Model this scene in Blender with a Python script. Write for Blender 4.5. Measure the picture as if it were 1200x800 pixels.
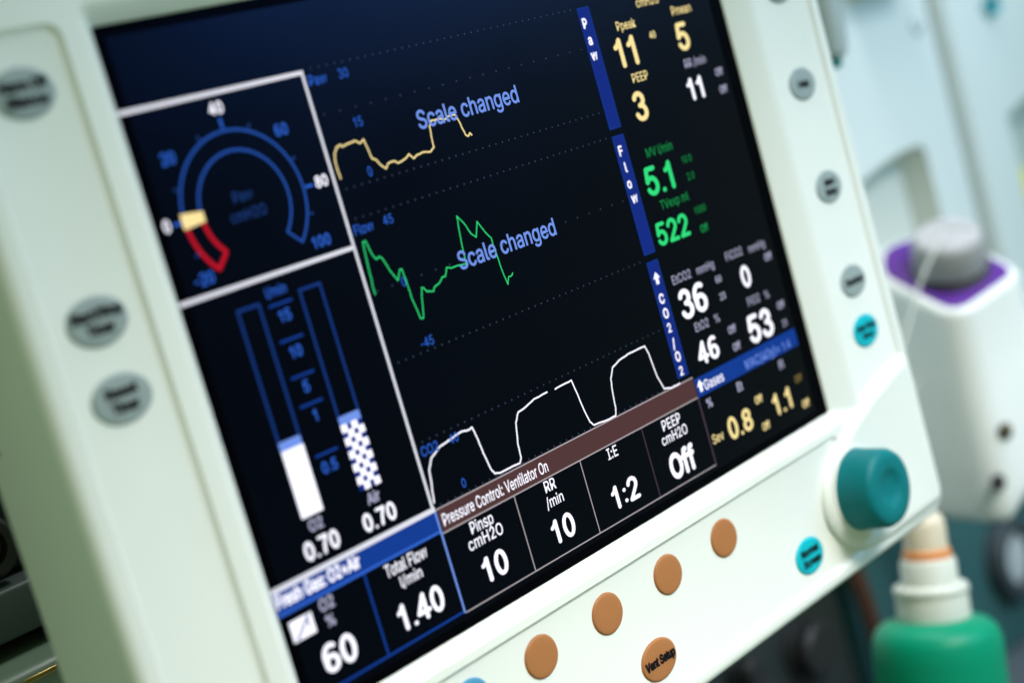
import bpy, bmesh, math, random
from mathutils import Vector, Matrix

random.seed(7)
MM = 0.001
scene = bpy.context.scene
for o in list(bpy.data.objects):
    bpy.data.objects.remove(o)

# ------------------------------------------------------------------ camera
cam_data = bpy.data.cameras.new('camera')
cam = bpy.data.objects.new('camera', cam_data)
scene.collection.objects.link(cam)
right = Vector((0.66810659, -0.69128985, -0.27523067))
up = Vector((0.28826662, -0.10053349, 0.95225804))
fwd = Vector((0.68595622, 0.71554969, -0.1321087))
rot = Matrix((right, up, -fwd)).transposed().to_4x4()
cam.matrix_world = Matrix.Translation(Vector((-260.53, -407.10, -60.71)) * MM) @ rot
cam_data.sensor_width = 36.0
cam_data.lens = 55.296
cam_data.clip_start = 0.01
cam_data.clip_end = 50.0
cam_data.dof.use_dof = True
cam_data.dof.focus_distance = 0.585
cam_data.dof.aperture_fstop = 4.4
cam_data.dof.aperture_blades = 0
scene.camera = cam

# ------------------------------------------------------------------ light
world = bpy.data.worlds.new('World')
scene.world = world
world.use_nodes = True
bg = world.node_tree.nodes['Background']
bg.inputs['Color'].default_value = (0.74, 1.0, 0.62, 1)
bg.inputs['Strength'].default_value = 0.31

def area_light(name, loc, target, sx, sy, power, color):
    d = bpy.data.lights.new(name, 'AREA')
    d.shape = 'RECTANGLE'
    d.size, d.size_y = sx, sy
    d.energy = power
    d.color = color
    o = bpy.data.objects.new(name, d)
    scene.collection.objects.link(o)
    o.location = Vector(loc)
    o.rotation_euler = (Vector(target) - Vector(loc)).to_track_quat('-Z', 'Y').to_euler()
    return o

# ceiling panel above and in front of the machine, and a bluish window off to the right
area_light('ceiling_panel_light', (0.60, -0.01, 0.95), (0.50, 0.0, -0.25), 0.9, 0.16, 8.5, (0.96, 0.97, 1.0))
area_light('window_light', (1.08, -0.90, 0.30), (0.55, 0.1, -0.15), 0.60, 0.36, 6.0, (0.26, 0.56, 1.0))
for nm, loc, tgt, power, spread, col in (('added_spot_light', (0.30, -0.75, 0.50), (0.09, 0.0, -0.39), 0.86, 41, (1.0, 0.92, 0.87)),  # unseen overhead key, beam narrowed to keep the upper left dark
                                         ('added_spot_light', (0.56, -0.78, 0.50), (0.46, 0.05, -0.46), 0.27, 36, (0.94, 0.92, 1.0)),  # added second key for the corner platform and vaporizer
                                         ('added_spot_light', (0.24, -0.75, 0.50), (0.61, 0.10, -0.31), 0.22, 25, (1.0, 0.96, 0.94)),  # added fill, aimed to brighten the vaporizer alone
                                         ('added_side_fill', (1.0, -0.35, 0.35), (0.76, 0.2, -0.16), 0.27, 54, (0.80, 0.90, 1.0))):  # added fill that brightens the housings, beam kept off the display
    lo = area_light(nm, loc, tgt, 0.22, 0.2, power, col)
    lo.data.spread = math.radians(spread)

scene.view_settings.view_transform = 'Standard'
scene.view_settings.look = 'None'
scene.view_settings.gamma = 1.0
scene.view_settings.exposure = 0.0
scene.view_settings.use_curve_mapping = False

# ------------------------------------------------------------------ helpers
def lin(c):
    return tuple((x / 255 / 12.92) if x / 255 <= 0.04045 else ((x / 255 + 0.055) / 1.055) ** 2.4 for x in c)

MATS = {}
def plastic(name, color, rough=0.45, bump=0.02, scale=900.0, spec=0.5, coat=0.0, var=0.04, metallic=0.0):
    m = bpy.data.materials.new(name)
    m.use_nodes = True
    nt = m.node_tree
    b = nt.nodes['Principled BSDF']
    b.inputs['Roughness'].default_value = rough
    b.inputs['Specular IOR Level'].default_value = spec
    b.inputs['Metallic'].default_value = metallic
    if coat:
        b.inputs['Coat Weight'].default_value = coat
        b.inputs['Coat Roughness'].default_value = 0.15
    tc = nt.nodes.new('ShaderNodeTexCoord')
    n1 = nt.nodes.new('ShaderNodeTexNoise')
    n1.inputs['Scale'].default_value = 14.0
    n1.inputs['Detail'].default_value = 4.0
    nt.links.new(tc.outputs['Object'], n1.inputs['Vector'])
    ramp = nt.nodes.new('ShaderNodeMix')
    ramp.data_type = 'RGBA'
    ramp.inputs[6].default_value = tuple(c * (1 - var) for c in color) + (1,)
    ramp.inputs[7].default_value = tuple(min(1.0, c * (1 + var * 0.5)) for c in color) + (1,)
    nt.links.new(n1.outputs['Fac'], ramp.inputs[0])
    nt.links.new(ramp.outputs[2], b.inputs['Base Color'])
    n2 = nt.nodes.new('ShaderNodeTexNoise')
    n2.inputs['Scale'].default_value = scale
    n2.inputs['Detail'].default_value = 2.0
    nt.links.new(tc.outputs['Object'], n2.inputs['Vector'])
    bp = nt.nodes.new('ShaderNodeBump')
    bp.inputs['Strength'].default_value = bump
    bp.inputs['Distance'].default_value = 0.0005
    nt.links.new(n2.outputs['Fac'], bp.inputs['Height'])
    nt.links.new(bp.outputs['Normal'], b.inputs['Normal'])
    MATS[name] = m
    return m

def glow(name, rgb, strength=1.0):
    m = bpy.data.materials.new(name)
    m.use_nodes = True
    nt = m.node_tree
    nt.nodes.remove(nt.nodes['Principled BSDF'])
    e = nt.nodes.new('ShaderNodeEmission')
    e.inputs['Color'].default_value = lin(rgb) + (1,)
    e.inputs['Strength'].default_value = strength
    nt.links.new(e.outputs[0], nt.nodes['Material Output'].inputs['Surface'])
    MATS[name] = m
    return m

WHITE = plastic('white_plastic', (0.80, 0.845, 0.815), 0.38)
WHITE_B = plastic('white_housing_plastic', (0.79, 0.83, 0.82), 0.42)
BLACK = plastic('black_plastic', (0.012, 0.013, 0.014), 0.5)
DARK = plastic('dark_panel_plastic', (0.018, 0.026, 0.026), 0.5)
INK = plastic('black_print', (0.006, 0.006, 0.008), 0.7, bump=0.0, spec=0.1)
TEALDARK = plastic('dark_teal_plastic', (0.030, 0.100, 0.105), 0.5, spec=0.3)
GREYKEY = plastic('grey_key_film', (0.30, 0.37, 0.38), 0.42, spec=0.3)
TEALKEY = plastic('turquoise_key_film', (0.0, 0.46, 0.56), 0.42, spec=0.25)
TANKEY = plastic('tan_key_film', (0.385, 0.162, 0.060), 0.45, spec=0.22)
BLUEKEY = plastic('blue_key_film', (0.07, 0.28, 0.46), 0.42, spec=0.25)
KNOB = plastic('turquoise_rubber', (0.0, 0.165, 0.185), 0.5, bump=0.05, spec=0.22)
PURPLE = plastic('purple_plastic', (0.095, 0.018, 0.26), 0.42, spec=0.3)
DIAL = plastic('grey_dial_plastic', (0.30, 0.31, 0.32), 0.45)
DIALTOP = plastic('pale_grey_dial_plastic', (0.42, 0.42, 0.44), 0.45)
GREEN = plastic('green_bottle_plastic', (0.0, 0.27, 0.145), 0.38, spec=0.2)
CAP = plastic('ivory_cap_plastic', (0.66, 0.69, 0.62), 0.42)
TIP = plastic('beige_nozzle_plastic', (0.68, 0.60, 0.46), 0.35)
ORANGE = plastic('orange_seal_plastic', (0.72, 0.28, 0.09), 0.4)
GREYTUBE = plastic('grey_tube_plastic', (0.42, 0.50, 0.52), 0.4)
TEALTIP = plastic('teal_tip_plastic', (0.0, 0.22, 0.22), 0.4)
YELLOW = plastic('yellow_plastic', (0.85, 0.78, 0.06), 0.4)
BROWN = plastic('brown_hose_rubber', (0.060, 0.030, 0.020), 0.6, spec=0.2)
STEEL = plastic('brushed_steel', (0.42, 0.44, 0.45), 0.35, metallic=0.8)
BRASS = plastic('brass_fitting', (0.55, 0.38, 0.14), 0.3, metallic=1.0)
ARC = glow('screen_arc_blue', (36, 80, 168))
TUBE = glow('screen_tube_blue', (24, 56, 126))
DIALFACE = plastic('pale_gauge_face', (0.45, 0.50, 0.52), 0.5)
RINGGREY = plastic('slate_gauge_ring', (0.035, 0.05, 0.06), 0.5)
CORD = plastic('white_cord_plastic', (0.60, 0.62, 0.60), 0.5)
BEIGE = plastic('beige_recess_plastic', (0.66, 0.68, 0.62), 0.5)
SEAL = plastic('grey_seal', (0.17, 0.20, 0.19), 0.6)
DRAWER = plastic('grey_green_enamel', (0.065, 0.085, 0.08), 0.5)
LEDGE = plastic('sage_enamel', (0.20, 0.27, 0.21), 0.35)
WORKTOP = plastic('slate_worktop', (0.085, 0.105, 0.125), 0.4)

# liquid crystal panel: near black, faint blue backlight leak, satin anti-glare front
def lcd(name, leak, rough, spec):
    m = plastic(name, (0.0008, 0.0009, 0.0014), rough, bump=0.03, scale=2500.0, spec=spec)
    b = m.node_tree.nodes['Principled BSDF']
    b.inputs['Specular Tint'].default_value = (0.05, 0.26, 1.0, 1)     # reflection tint set blue to imitate the bluish window glare
    nt = m.node_tree
    tc = nt.nodes.new('ShaderNodeTexCoord')
    nz = nt.nodes.new('ShaderNodeTexNoise')
    nz.inputs['Scale'].default_value = 22.0
    nz.inputs['Detail'].default_value = 5.0
    mr = nt.nodes.new('ShaderNodeMapRange')
    mr.inputs['To Min'].default_value = rough - 0.07
    mr.inputs['To Max'].default_value = rough + 0.09
    nt.links.new(tc.outputs['Object'], nz.inputs['Vector'])
    nt.links.new(nz.outputs['Fac'], mr.inputs['Value'])
    nt.links.new(mr.outputs['Result'], b.inputs['Roughness'])
    b.inputs['Emission Color'].default_value = leak + (1,)
    b.inputs['Emission Strength'].default_value = 1.0
    return m
SCREEN = lcd('screen_glass', (0.0003, 0.0006, 0.0016), 0.26, 0.125)
MARGIN = lcd('screen_margin', (0.0, 0.0, 0.0), 0.4, 0.02)

GLOW = {
    'white': glow('screen_white', (240, 240, 252), 1.35), 'grey': glow('screen_grey', (172, 173, 200)),
    'blue': glow('screen_blue', (46, 98, 205)), 'dim': glow('screen_dim_blue', (30, 60, 122)),
    'lblue': glow('screen_pale_blue', (116, 152, 238)), 'yellow': glow('screen_yellow', (253, 230, 160), 1.05),
    'green': glow('screen_green', (50, 226, 128)), 'red': glow('screen_red', (196, 24, 44)),
    'band': glow('screen_band_blue', (22, 62, 148)), 'bar': glow('screen_bar_blue', (24, 46, 132)),
    'bandline': glow('screen_band_edge', (52, 104, 212)), 'brown': glow('screen_brown', (84, 58, 58)),
    'line': glow('screen_line_grey', (176, 168, 172)), 'vline': glow('screen_line_blue_white', (228, 230, 242)),
    'dot': glow('screen_dots', (58, 70, 98)), 'dimline': glow('screen_dim_line', (80, 66, 84)),
    'yellowdim': glow('screen_dim_yellow', (150, 130, 76)), 'greendim': glow('screen_dim_green', (26, 140, 74)),
    'black': glow('screen_black', (3, 4, 8)),
}

def link(name, mesh, mat, parent=None):
    o = bpy.data.objects.new(name, mesh)
    if mat is not None:
        mesh.materials.append(mat)
    scene.collection.objects.link(o)
    o.parent = parent
    return o

def finish(bm, name, mat, parent=None, angle=35, recalc=True):
    if recalc:
        bmesh.ops.recalc_face_normals(bm, faces=bm.faces)
    me = bpy.data.meshes.new(name)
    bm.to_mesh(me)
    bm.free()
    for p in me.polygons:
        p.use_smooth = True
    me.set_sharp_from_angle(angle=math.radians(angle))
    return link(name, me, mat, parent)

def thing(name, label, cat, loc=(0, 0, 0), group=None):
    o = bpy.data.objects.new(name, None)
    o.empty_display_size = 0.02
    scene.collection.objects.link(o)
    o.location = Vector(loc) * MM
    tag(o, label, cat, group)
    return o

def tag(o, label, cat=None, group=None):
    o['label'] = label
    if cat:
        o['category'] = cat
    if group:
        o['group'] = group
    return o

def V(x, y, z):
    return Vector((x, y, z)) * MM

def rrect(x0, x1, zt, zb, r, n=6):
    """rounded rectangle, counter-clockwise seen from the front, starting at the top-right corner"""
    pts = []
    for cx, cz, a0 in ((x1 - r, zt - r, 0), (x0 + r, zt - r, 90), (x0 + r, zb + r, 180), (x1 - r, zb + r, 270)):
        for i in range(n + 1):
            a = math.radians(a0 + 90 * i / n)
            pts.append((cx + r * math.cos(a), cz + r * math.sin(a)))
    return pts

def loft(bm, rings, close=True):
    """rings: lists of equally many 3-D points (mm); returns list of vertex rings"""
    vr = [[bm.verts.new(V(*p)) for p in ring] for ring in rings]
    n = len(vr[0])
    for a, b in zip(vr, vr[1:]):
        for i in range(n if close else n - 1):
            j = (i + 1) % n
            bm.faces.new((a[i], a[j], b[j], b[i]))
    return vr

def lathe(bm, profile, axis_o, axis=(0, 0, 1), n=48, cap0=True, cap1=True):
    """profile: (radius, height) pairs along the axis"""
    ax = Vector(axis).normalized()
    t = Vector((1, 0, 0)) if abs(ax.x) < 0.9 else Vector((0, 1, 0))
    e1 = ax.cross(t).normalized()
    e2 = ax.cross(e1)
    o = Vector(axis_o)
    rings = []
    for r, h in profile:
        rings.append([tuple(o + ax * h + (e1 * math.cos(2 * math.pi * i / n) + e2 * math.sin(2 * math.pi * i / n)) * r) for i in range(n)])
    vr = loft(bm, rings)
    if cap0:
        bm.faces.new(vr[0])
    if cap1:
        bm.faces.new(vr[-1])
    return vr

def box(bm, x0, x1, y0, y1, z0, z1, bevel=0.0, seg=3):
    vs = [bm.verts.new(V(x, y, z)) for x in (x0, x1) for y in (y0, y1) for z in (z0, z1)]
    fs = [bm.faces.new([vs[i] for i in f]) for f in ((0, 1, 3, 2), (4, 6, 7, 5), (0, 4, 5, 1), (2, 3, 7, 6), (0, 2, 6, 4), (1, 5, 7, 3))]
    bmesh.ops.recalc_face_normals(bm, faces=fs)
    if bevel:
        es = list({e for f in fs for e in f.edges})
        bmesh.ops.bevel(bm, geom=es, offset=bevel * MM, segments=seg, affect='EDGES', profile=0.5)

def tube(bm, pts, r, n=10):
    P = [Vector(p) for p in pts]
    rings = []
    for i, p in enumerate(P):
        d = (P[min(i + 1, len(P) - 1)] - P[max(i - 1, 0)]).normalized()
        t = Vector((0, 0, 1)) if abs(d.z) < 0.9 else Vector((1, 0, 0))
        e1 = d.cross(t).normalized()
        e2 = d.cross(e1)
        rings.append([tuple(p + (e1 * math.cos(2 * math.pi * k / n) + e2 * math.sin(2 * math.pi * k / n)) * r) for k in range(n)])
    vr = loft(bm, rings)
    bm.faces.new(vr[0])
    bm.faces.new(vr[-1])

def smooth_path(pts, sub=6):
    P = [Vector(p) for p in pts]
    out = []
    for i in range(len(P) - 1):
        p0, p1, p2, p3 = P[max(i - 1, 0)], P[i], P[i + 1], P[min(i + 2, len(P) - 1)]
        for k in range(sub):
            t = k / sub
            out.append(0.5 * ((2 * p1) + (p2 - p0) * t + (2 * p0 - 5 * p1 + 4 * p2 - p3) * t * t + (3 * p1 - p0 - 3 * p2 + p3) * t ** 3))
    out.append(P[-1])
    return out

def fill_loops(bm, loops, y, front=True):
    """planar sheet at depth y bounded by the first loop, the others are holes"""
    edges = []
    for lp in loops:
        vs = [bm.verts.new(V(x, y, z)) for x, z in lp]
        edges += [bm.edges.new((vs[i], vs[(i + 1) % len(vs)])) for i in range(len(vs))]
    r = bmesh.ops.triangle_fill(bm, use_beauty=True, use_dissolve=False, edges=edges)
    for f in [g for g in r['geom'] if isinstance(g, bmesh.types.BMFace)]:
        f.normal_update()
        if (f.normal.y < 0) != front:
            f.normal_flip()

# ------------------------------------------------------------------ what the screen shows (millimetres from its upper left corner)
TEXT = [
    ('40', 34.6, 30.9, 4, 'white', 1), ('60', 56.8, 42.2, 4, 'blue', 1), ('20', 12.2, 42.3, 4, 'blue', 1), ('80', 66.6, 61.5, 4, 'white', 1),
    ('0', 4.6, 61.8, 4, 'white', 1), ('100', 59.4, 80.1, 4, 'blue', 1), ('-20', 11.8, 80.2, 4, 'blue', 1), ('Paw', 34.7, 59.0, 3.4, 'dim', 0),
    ('cmH2O', 34.9, 64.9, 3.4, 'dim', 0), ('l/min', 36.1, 90.5, 3.2, 'blue', 0), ('15', 36.7, 98.9, 4, 'blue', 1), ('10', 36.7, 110.9, 4, 'blue', 1),
    ('5', 36.5, 122.6, 4, 'blue', 1), ('1', 36.5, 132.4, 4, 'blue', 1), ('0.5', 36.1, 149.4, 4, 'blue', 1), ('O2', 24.2, 164.7, 3.6, 'grey', 1),
    ('Air', 49.2, 165.1, 3.6, 'grey', 1), ('0.70', 24.1, 171.9, 6.3, 'white', 1), ('0.70', 49.3, 172.1, 6.3, 'white', 1),
    ('Fresh Gas: O2+Air', 18.7, 182.1, 4.2, 'white', 1), ('O2', 19.1, 189.6, 3.8, 'grey', 1), ('%', 18.7, 195.2, 3.6, 'grey', 1),
    ('60', 18.4, 206.3, 9.6, 'white', 1), ('Total Flow', 54.4, 190.0, 4.2, 'white', 0), ('l/min', 54.6, 195.5, 3.8, 'white', 0),
    ('1.40', 54.9, 206.7, 9.3, 'white', 1), ('Pressure Control: Ventilator On', 100.5, 183.3, 4.2, 'white', 0),
    ('Pinsp', 91.1, 190.6, 4.2, 'white', 0), ('cmH2O', 91.1, 195.7, 4.2, 'white', 0), ('10', 91.6, 206.7, 9.3, 'white', 1),
    ('RR', 127.8, 190.3, 4.2, 'white', 0), ('/min', 128.1, 196.1, 4, 'white', 0), ('10', 128.4, 207.2, 9.3, 'white', 1),
    ('I:E', 164.2, 190.6, 4.2, 'white', 0), ('1:2', 165.2, 207.2, 9.3, 'white', 1), ('PEEP', 201.5, 191.1, 4.2, 'white', 0),
    ('cmH2O', 201.4, 196.4, 4, 'white', 0), ('Off', 201.8, 208.1, 9.3, 'white', 1), ('Gases', 233.8, 184.2, 4, 'white', 0),
    ('MAC(40y)=', 269.3, 184.8, 4, 'lblue', 0), ('1.4', 287.6, 185.2, 4, 'lblue', 0), ('%', 227.4, 191.7, 3.6, 'grey', 1),
    ('Et', 249.2, 191.7, 3.6, 'grey', 1), ('Fi', 280.5, 192.0, 3.6, 'grey', 1), ('Sev', 226.9, 206.4, 3.8, 'yellow', 0),
    ('0.8', 243.0, 206.1, 9.6, 'yellow', 1), ('Off', 259.2, 200.7, 3, 'yellow', 1), ('Off', 259.5, 212.6, 3, 'yellow', 1),
    ('1.1', 274.4, 206.7, 9.6, 'yellow', 1), ('Off', 289.8, 201.2, 3, 'yellow', 0), ('Off', 290.6, 212.9, 3, 'yellow', 1),
    ('P', 215.0, 31.6, 3.8, 'white', 1), ('a', 215.4, 38.2, 3.8, 'white', 1), ('w', 215.4, 44.3, 3.8, 'white', 1),
    ('F', 215.5, 83.0, 3.8, 'white', 1), ('l', 215.9, 89.7, 3.8, 'white', 1), ('o', 215.3, 96.2, 3.8, 'white', 1),
    ('w', 216.0, 102.3, 3.8, 'white', 1), ('C', 215.8, 144.0, 3.8, 'white', 1), ('O', 215.9, 150.1, 3.8, 'white', 1),
    ('2', 215.6, 156.1, 3.8, 'white', 1), ('/', 215.6, 162.8, 3.8, 'white', 1), ('O', 216.0, 168.3, 3.8, 'white', 1),
    ('2', 215.7, 174.2, 3.8, 'white', 1), ('Ppeak', 239.1, 35.7, 3.6, 'yellow', 0), ('cmH2O', 256.3, 28.4, 3.6, 'yellow', 0),
    ('11', 234.6, 46.1, 12.3, 'yellow', 1), ('40', 253.8, 42.2, 3, 'yellow', 1), ('PEEP', 239.1, 57.1, 3.6, 'yellow', 0),
    ('3', 234.5, 68.4, 12, 'yellow', 1), ('Pmean', 276.6, 34.9, 3.6, 'yellow', 0), ('5', 272.9, 45.9, 12, 'yellow', 1),
    ('RR /min', 276.7, 57.2, 3.6, 'grey', 0), ('11', 272.3, 67.9, 9.6, 'white', 1), ('Off', 291.0, 64.1, 3, 'grey', 1),
    ('Off', 291.0, 71.7, 3, 'grey', 1), ('MV l/min', 238.8, 87.2, 3.6, 'green', 0), ('5.1', 234.0, 98.3, 12, 'green', 1),
    ('10.0', 254.3, 94.5, 3, 'green', 0), ('2.0', 254.1, 101.7, 3, 'green', 0), ('TVexp ml', 239.7, 108.9, 3.6, 'green', 0),
    ('522', 233.8, 119.7, 9.6, 'green', 1), ('1000', 254.3, 116.0, 3, 'green', 0), ('Off', 253.8, 124.0, 3, 'green', 1),
    ('EtCO2', 231.2, 139.1, 3.6, 'grey', 0), ('mmHg', 247.6, 139.3, 3.4, 'grey', 0), ('36', 234.5, 150.0, 12.3, 'white', 1),
    ('60', 254.0, 146.2, 3, 'grey', 1), ('23', 253.8, 153.5, 3, 'grey', 1), ('FiCO2', 268.4, 139.0, 3.6, 'grey', 0),
    ('mmHg', 285.1, 139.8, 3.4, 'grey', 0), ('0', 272.4, 150.0, 9.6, 'white', 1), ('Off', 291.2, 146.1, 3, 'grey', 1),
    ('EtO2', 235.7, 160.8, 3.6, 'grey', 0), ('%', 246.3, 161.0, 3.4, 'grey', 0), ('46', 235.2, 171.5, 9.6, 'white', 1),
    ('Off', 254.1, 168.1, 3, 'grey', 1), ('Off', 254.2, 175.6, 3, 'grey', 1), ('FiO2', 273.5, 160.7, 3.6, 'grey', 0),
    ('%', 283.3, 161.1, 3.4, 'grey', 0), ('53', 273.4, 172.2, 12.3, 'white', 1), ('Off', 291.1, 168.0, 3, 'grey', 1),
    ('21', 290.5, 176.0, 3, 'grey', 1), ('Paw', 77.5, 29.3, 3.4, 'blue', 0), ('30', 88.8, 29.2, 3.4, 'blue', 0), ('15', 89.0, 46.0, 3.4, 'blue', 0),
    ('0', 87.8, 63.0, 3.4, 'blue', 0), ('Flow', 78.1, 80.4, 3.4, 'blue', 0), ('45', 89.4, 80.2, 3.4, 'blue', 0), ('0', 88.2, 101.9, 3.4, 'blue', 0),
    ('-45', 90.7, 124.1, 3.4, 'blue', 0), ('CO2', 78.1, 158.6, 3.4, 'blue', 0), ('40', 89.8, 158.8, 3.4, 'blue', 0),
    ('0', 88.4, 174.8, 3.4, 'blue', 0), ('Scale changed', 141.4, 50.8, 6.3, 'lblue', 0), ('Scale changed', 141.4, 101.9, 6.3, 'lblue', 0),
]
TRACE_PAW = [(74.8, 62.7), (74.6, 60.0), (74.7, 56.6), (75.3, 54.2), (77.0, 52.4), (78.7, 51.9), (79.4, 52.7), (81.8, 52.2), (85.2, 51.9), (87.3, 53.1), (89.1, 52.2), (89.7, 55.3), (90.5, 59.2), (92.0, 59.8), (93.2, 61.8), (95.1, 63.6), (96.8, 62.1), (99.8, 62.0), (101.1, 63.0), (104.4, 62.5), (107.1, 61.1), (108.7, 63.1), (110.8, 62.2), (113.7, 61.9), (117.4, 62.4), (119.3, 61.3), (119.5, 58.0), (120.1, 54.0), (121.6, 52.1), (125.5, 52.2), (128.4, 53.0), (130.6, 52.0), (133.7, 52.4), (134.9, 55.9), (135.8, 60.0), (136.9, 60.9), (138.3, 60.0), (138.9, 60.8)]
TRACE_FLOW = [(74.6, 102.7), (74.9, 97.7), (75.4, 90.7), (76.1, 84.9), (77.3, 84.7), (78.4, 90.0), (79.7, 91.7), (81.1, 91.1), (82.2, 92.2), (83.7, 96.5), (86.0, 100.8), (88.1, 97.6), (89.2, 97.8), (89.5, 102.3), (89.7, 107.8), (90.9, 115.8), (92.2, 116.2), (95.3, 106.0), (96.2, 106.3), (97.2, 107.9), (100.2, 108.6), (101.2, 107.3), (104.0, 106.6), (105.8, 105.2), (107.5, 105.3), (109.0, 102.6), (111.0, 103.2), (115.2, 103.3), (118.6, 103.6), (118.9, 99.6), (119.9, 91.7), (120.6, 86.7), (122.7, 89.2), (125.0, 94.2), (127.0, 96.0), (129.5, 90.9), (131.8, 95.3), (133.8, 98.0), (134.1, 102.9), (134.9, 112.1), (135.6, 115.9), (137.1, 113.4), (138.4, 113.6), (139.5, 112.7)]
TRACE_CO2_A = [(73.2, 176.4), (74.5, 170.0), (75.3, 165.2), (77.7, 161.9), (83.0, 159.5), (89.2, 158.7), (94.2, 157.9), (97.5, 158.6), (99.4, 158.2), (100.4, 163.1), (101.2, 168.6), (102.4, 174.7), (103.5, 176.9), (106.1, 177.6), (116.7, 177.7), (117.9, 176.3), (118.2, 171.1), (120.2, 163.7), (122.7, 160.6), (126.5, 160.1), (132.3, 158.7), (139.6, 158.4)]
TRACE_CO2_B = [(144.0, 158.6), (149.1, 158.5), (153.5, 158.3), (154.2, 161.7), (155.5, 169.8), (157.1, 176.0), (158.8, 177.8), (167.7, 178.4), (171.6, 178.4), (172.8, 175.6), (173.5, 169.3), (174.6, 164.5), (177.2, 160.8), (181.8, 159.3), (188.0, 158.6), (198.3, 158.5), (199.4, 161.8), (200.7, 172.2), (203.0, 177.7), (207.3, 178.7), (212.7, 178.7)]

# ------------------------------------------------------------------ the machine behind (large structure)
machine = thing('anesthesia_machine', 'white anesthesia machine body with arched handle recesses behind the display', 'machine', (600, 200, -560))
MO = Vector((600, 200, -560))
def mpart(bm, name, mat, angle=35, recalc=True, parent=None):
    o = finish(bm, name, mat, None, angle, recalc)
    for v in o.data.vertices:
        v.co -= MO * MM
    o.parent = parent or machine
    return o

def arch(x0, x1, zt, zb, rise, r=9):
    """handle recess outline with a bowed top edge, counter-clockwise from the top right"""
    pts = [(x1, zb), (x1, zt - r)]
    for i in range(1, 6):
        a = math.radians(90 * i / 6)
        pts.append((x1 - r + r * math.cos(a), zt - r + r * math.sin(a)))
    n = 12
    for i in range(n + 1):
        t = i / n
        pts.append((x1 - r - (x1 - x0 - r) * t, zt - rise * t * t))
    pts += [(x0, zb)]
    return pts

def housing(name, x0, x1, zt, zb, y, depth, r, hole, hole_depth):
    bm = bmesh.new()
    outer = rrect(x0 + r, x1 - r, zt - r, zb + r, 3)
    fill_loops(bm, [outer, hole], y)
    rings = []
    for i in range(7):
        a = math.radians(90 * i / 6)
        e = r * math.sin(a)
        rings.append([(x, y + r - r * math.cos(a), z) for x, z in rrect(x0 + r - e, x1 - r + e, zt - r + e, zb + r - e, 3 + e)])
    rings.append([(x, y + depth, z) for x, z in rrect(x0, x1, zt, zb, 3 + r)])
    vr = loft(bm, rings)
    bm.faces.new(vr[-1])
    bmesh.ops.remove_doubles(bm, verts=bm.verts, dist=1e-6)
    o = mpart(bm, name, WHITE_B, 40)
    # the hollow of the handle: wall and back, with a small rolled lip
    bm = bmesh.new()
    cx = sum(p[0] for p in hole) / len(hole)
    cz = sum(p[1] for p in hole) / len(hole)
    def sc(k):
        return [(cx + (x - cx) * k, cz + (z - cz) * k) for x, z in hole]
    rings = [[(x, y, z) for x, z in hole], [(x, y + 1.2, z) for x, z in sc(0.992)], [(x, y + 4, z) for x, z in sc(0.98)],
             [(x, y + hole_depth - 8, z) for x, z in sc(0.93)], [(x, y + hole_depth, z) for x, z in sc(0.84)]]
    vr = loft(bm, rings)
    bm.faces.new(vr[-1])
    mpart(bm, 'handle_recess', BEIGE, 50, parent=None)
    return o

housing('cassette_housing', 330, 836, 160, -398, 200, 200, 4, arch(676, 783, -158, -300, 12), 20)
housing('cassette_housing', 843, 1180, 160, -398, 190, 210, 9, arch(898, 1005, -150, -290, 12), 30)

bm = bmesh.new()
box(bm, 300, 556, 212, 400, -545, -402, 3)
mpart(bm, 'lower_panel', DARK)
bm = bmesh.new()
box(bm, 560, 1180, 206, 400, -545, -402, 3)
mpart(bm, 'lower_panel', TEALDARK)
for kx, kz, kr in ((506, -436, 19), (462, -452, 11), (438, -420, 9)):
    bm = bmesh.new()
    lathe(bm, [(kr + 2, 0), (kr + 2, 3), (kr, 4), (kr * 0.93, 16), (kr * 0.8, 18)], (kx, 212, kz), (0, -1, 0), 32)
    mpart(bm, 'panel_knob', BLACK)
bm = bmesh.new()
lathe(bm, [(30, 0), (30, 12), (28, 14), (20.5, 14), (19.5, 9)], (762, 206, -478), (0, -1, 0), 48)
g = mpart(bm, 'gauge', RINGGREY)
bm = bmesh.new()
lathe(bm, [(19.4, 9.0), (19.0, 9.6), (10, 11.0), (4, 11.4)], (762, 206, -478), (0, -1, 0), 48)
mpart(bm, 'gauge_face', DIALFACE, parent=g)
bm = bmesh.new()
tube(bm, smooth_path([(559, 196, -398), (559, 192, -430), (560, 193, -480), (561, 198, -544)]), 6.0, 14)
mpart(bm, 'brown_hose', BROWN)
bm = bmesh.new()
box(bm, 728, 800, 168, 199.5, -36, -4, 3)
mpart(bm, 'top_bracket', TEALDARK)
# round turquoise lamp cover and the small grey tick printed on the housings
bm = bmesh.new()
lathe(bm, [(8.5, 0), (8.5, 2.2), (7.6, 3.2), (4, 3.8)], (907, 186, -76), (0, -1, 0), 36)
lampc = mpart(bm, 'round_button', TEALKEY)
bm = bmesh.new()
lathe(bm, [(5.0, 3.78), (4.6, 4.3), (2.5, 4.5)], (905, 186, -72), (0, -1, 0), 24)
mpart(bm, 'button_mark', INK, parent=lampc)
bm = bmesh.new()
for (ax, az), (bx_, bz) in (((806, -70), (811, -82)), ((811, -82), (824, -74))):
    d = Vector((bx_ - ax, 0, bz - az)).normalized()
    nn = Vector((-d.z, 0, d.x)) * 1.6
    vs = [bm.verts.new(V(ax + nn.x, 199.7, az + nn.z)), bm.verts.new(V(ax - nn.x, 199.7, az - nn.z)),
          bm.verts.new(V(bx_ - nn.x, 199.7, bz - nn.z)), bm.verts.new(V(bx_ + nn.x, 199.7, bz + nn.z))]
    bm.faces.new(vs)
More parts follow.
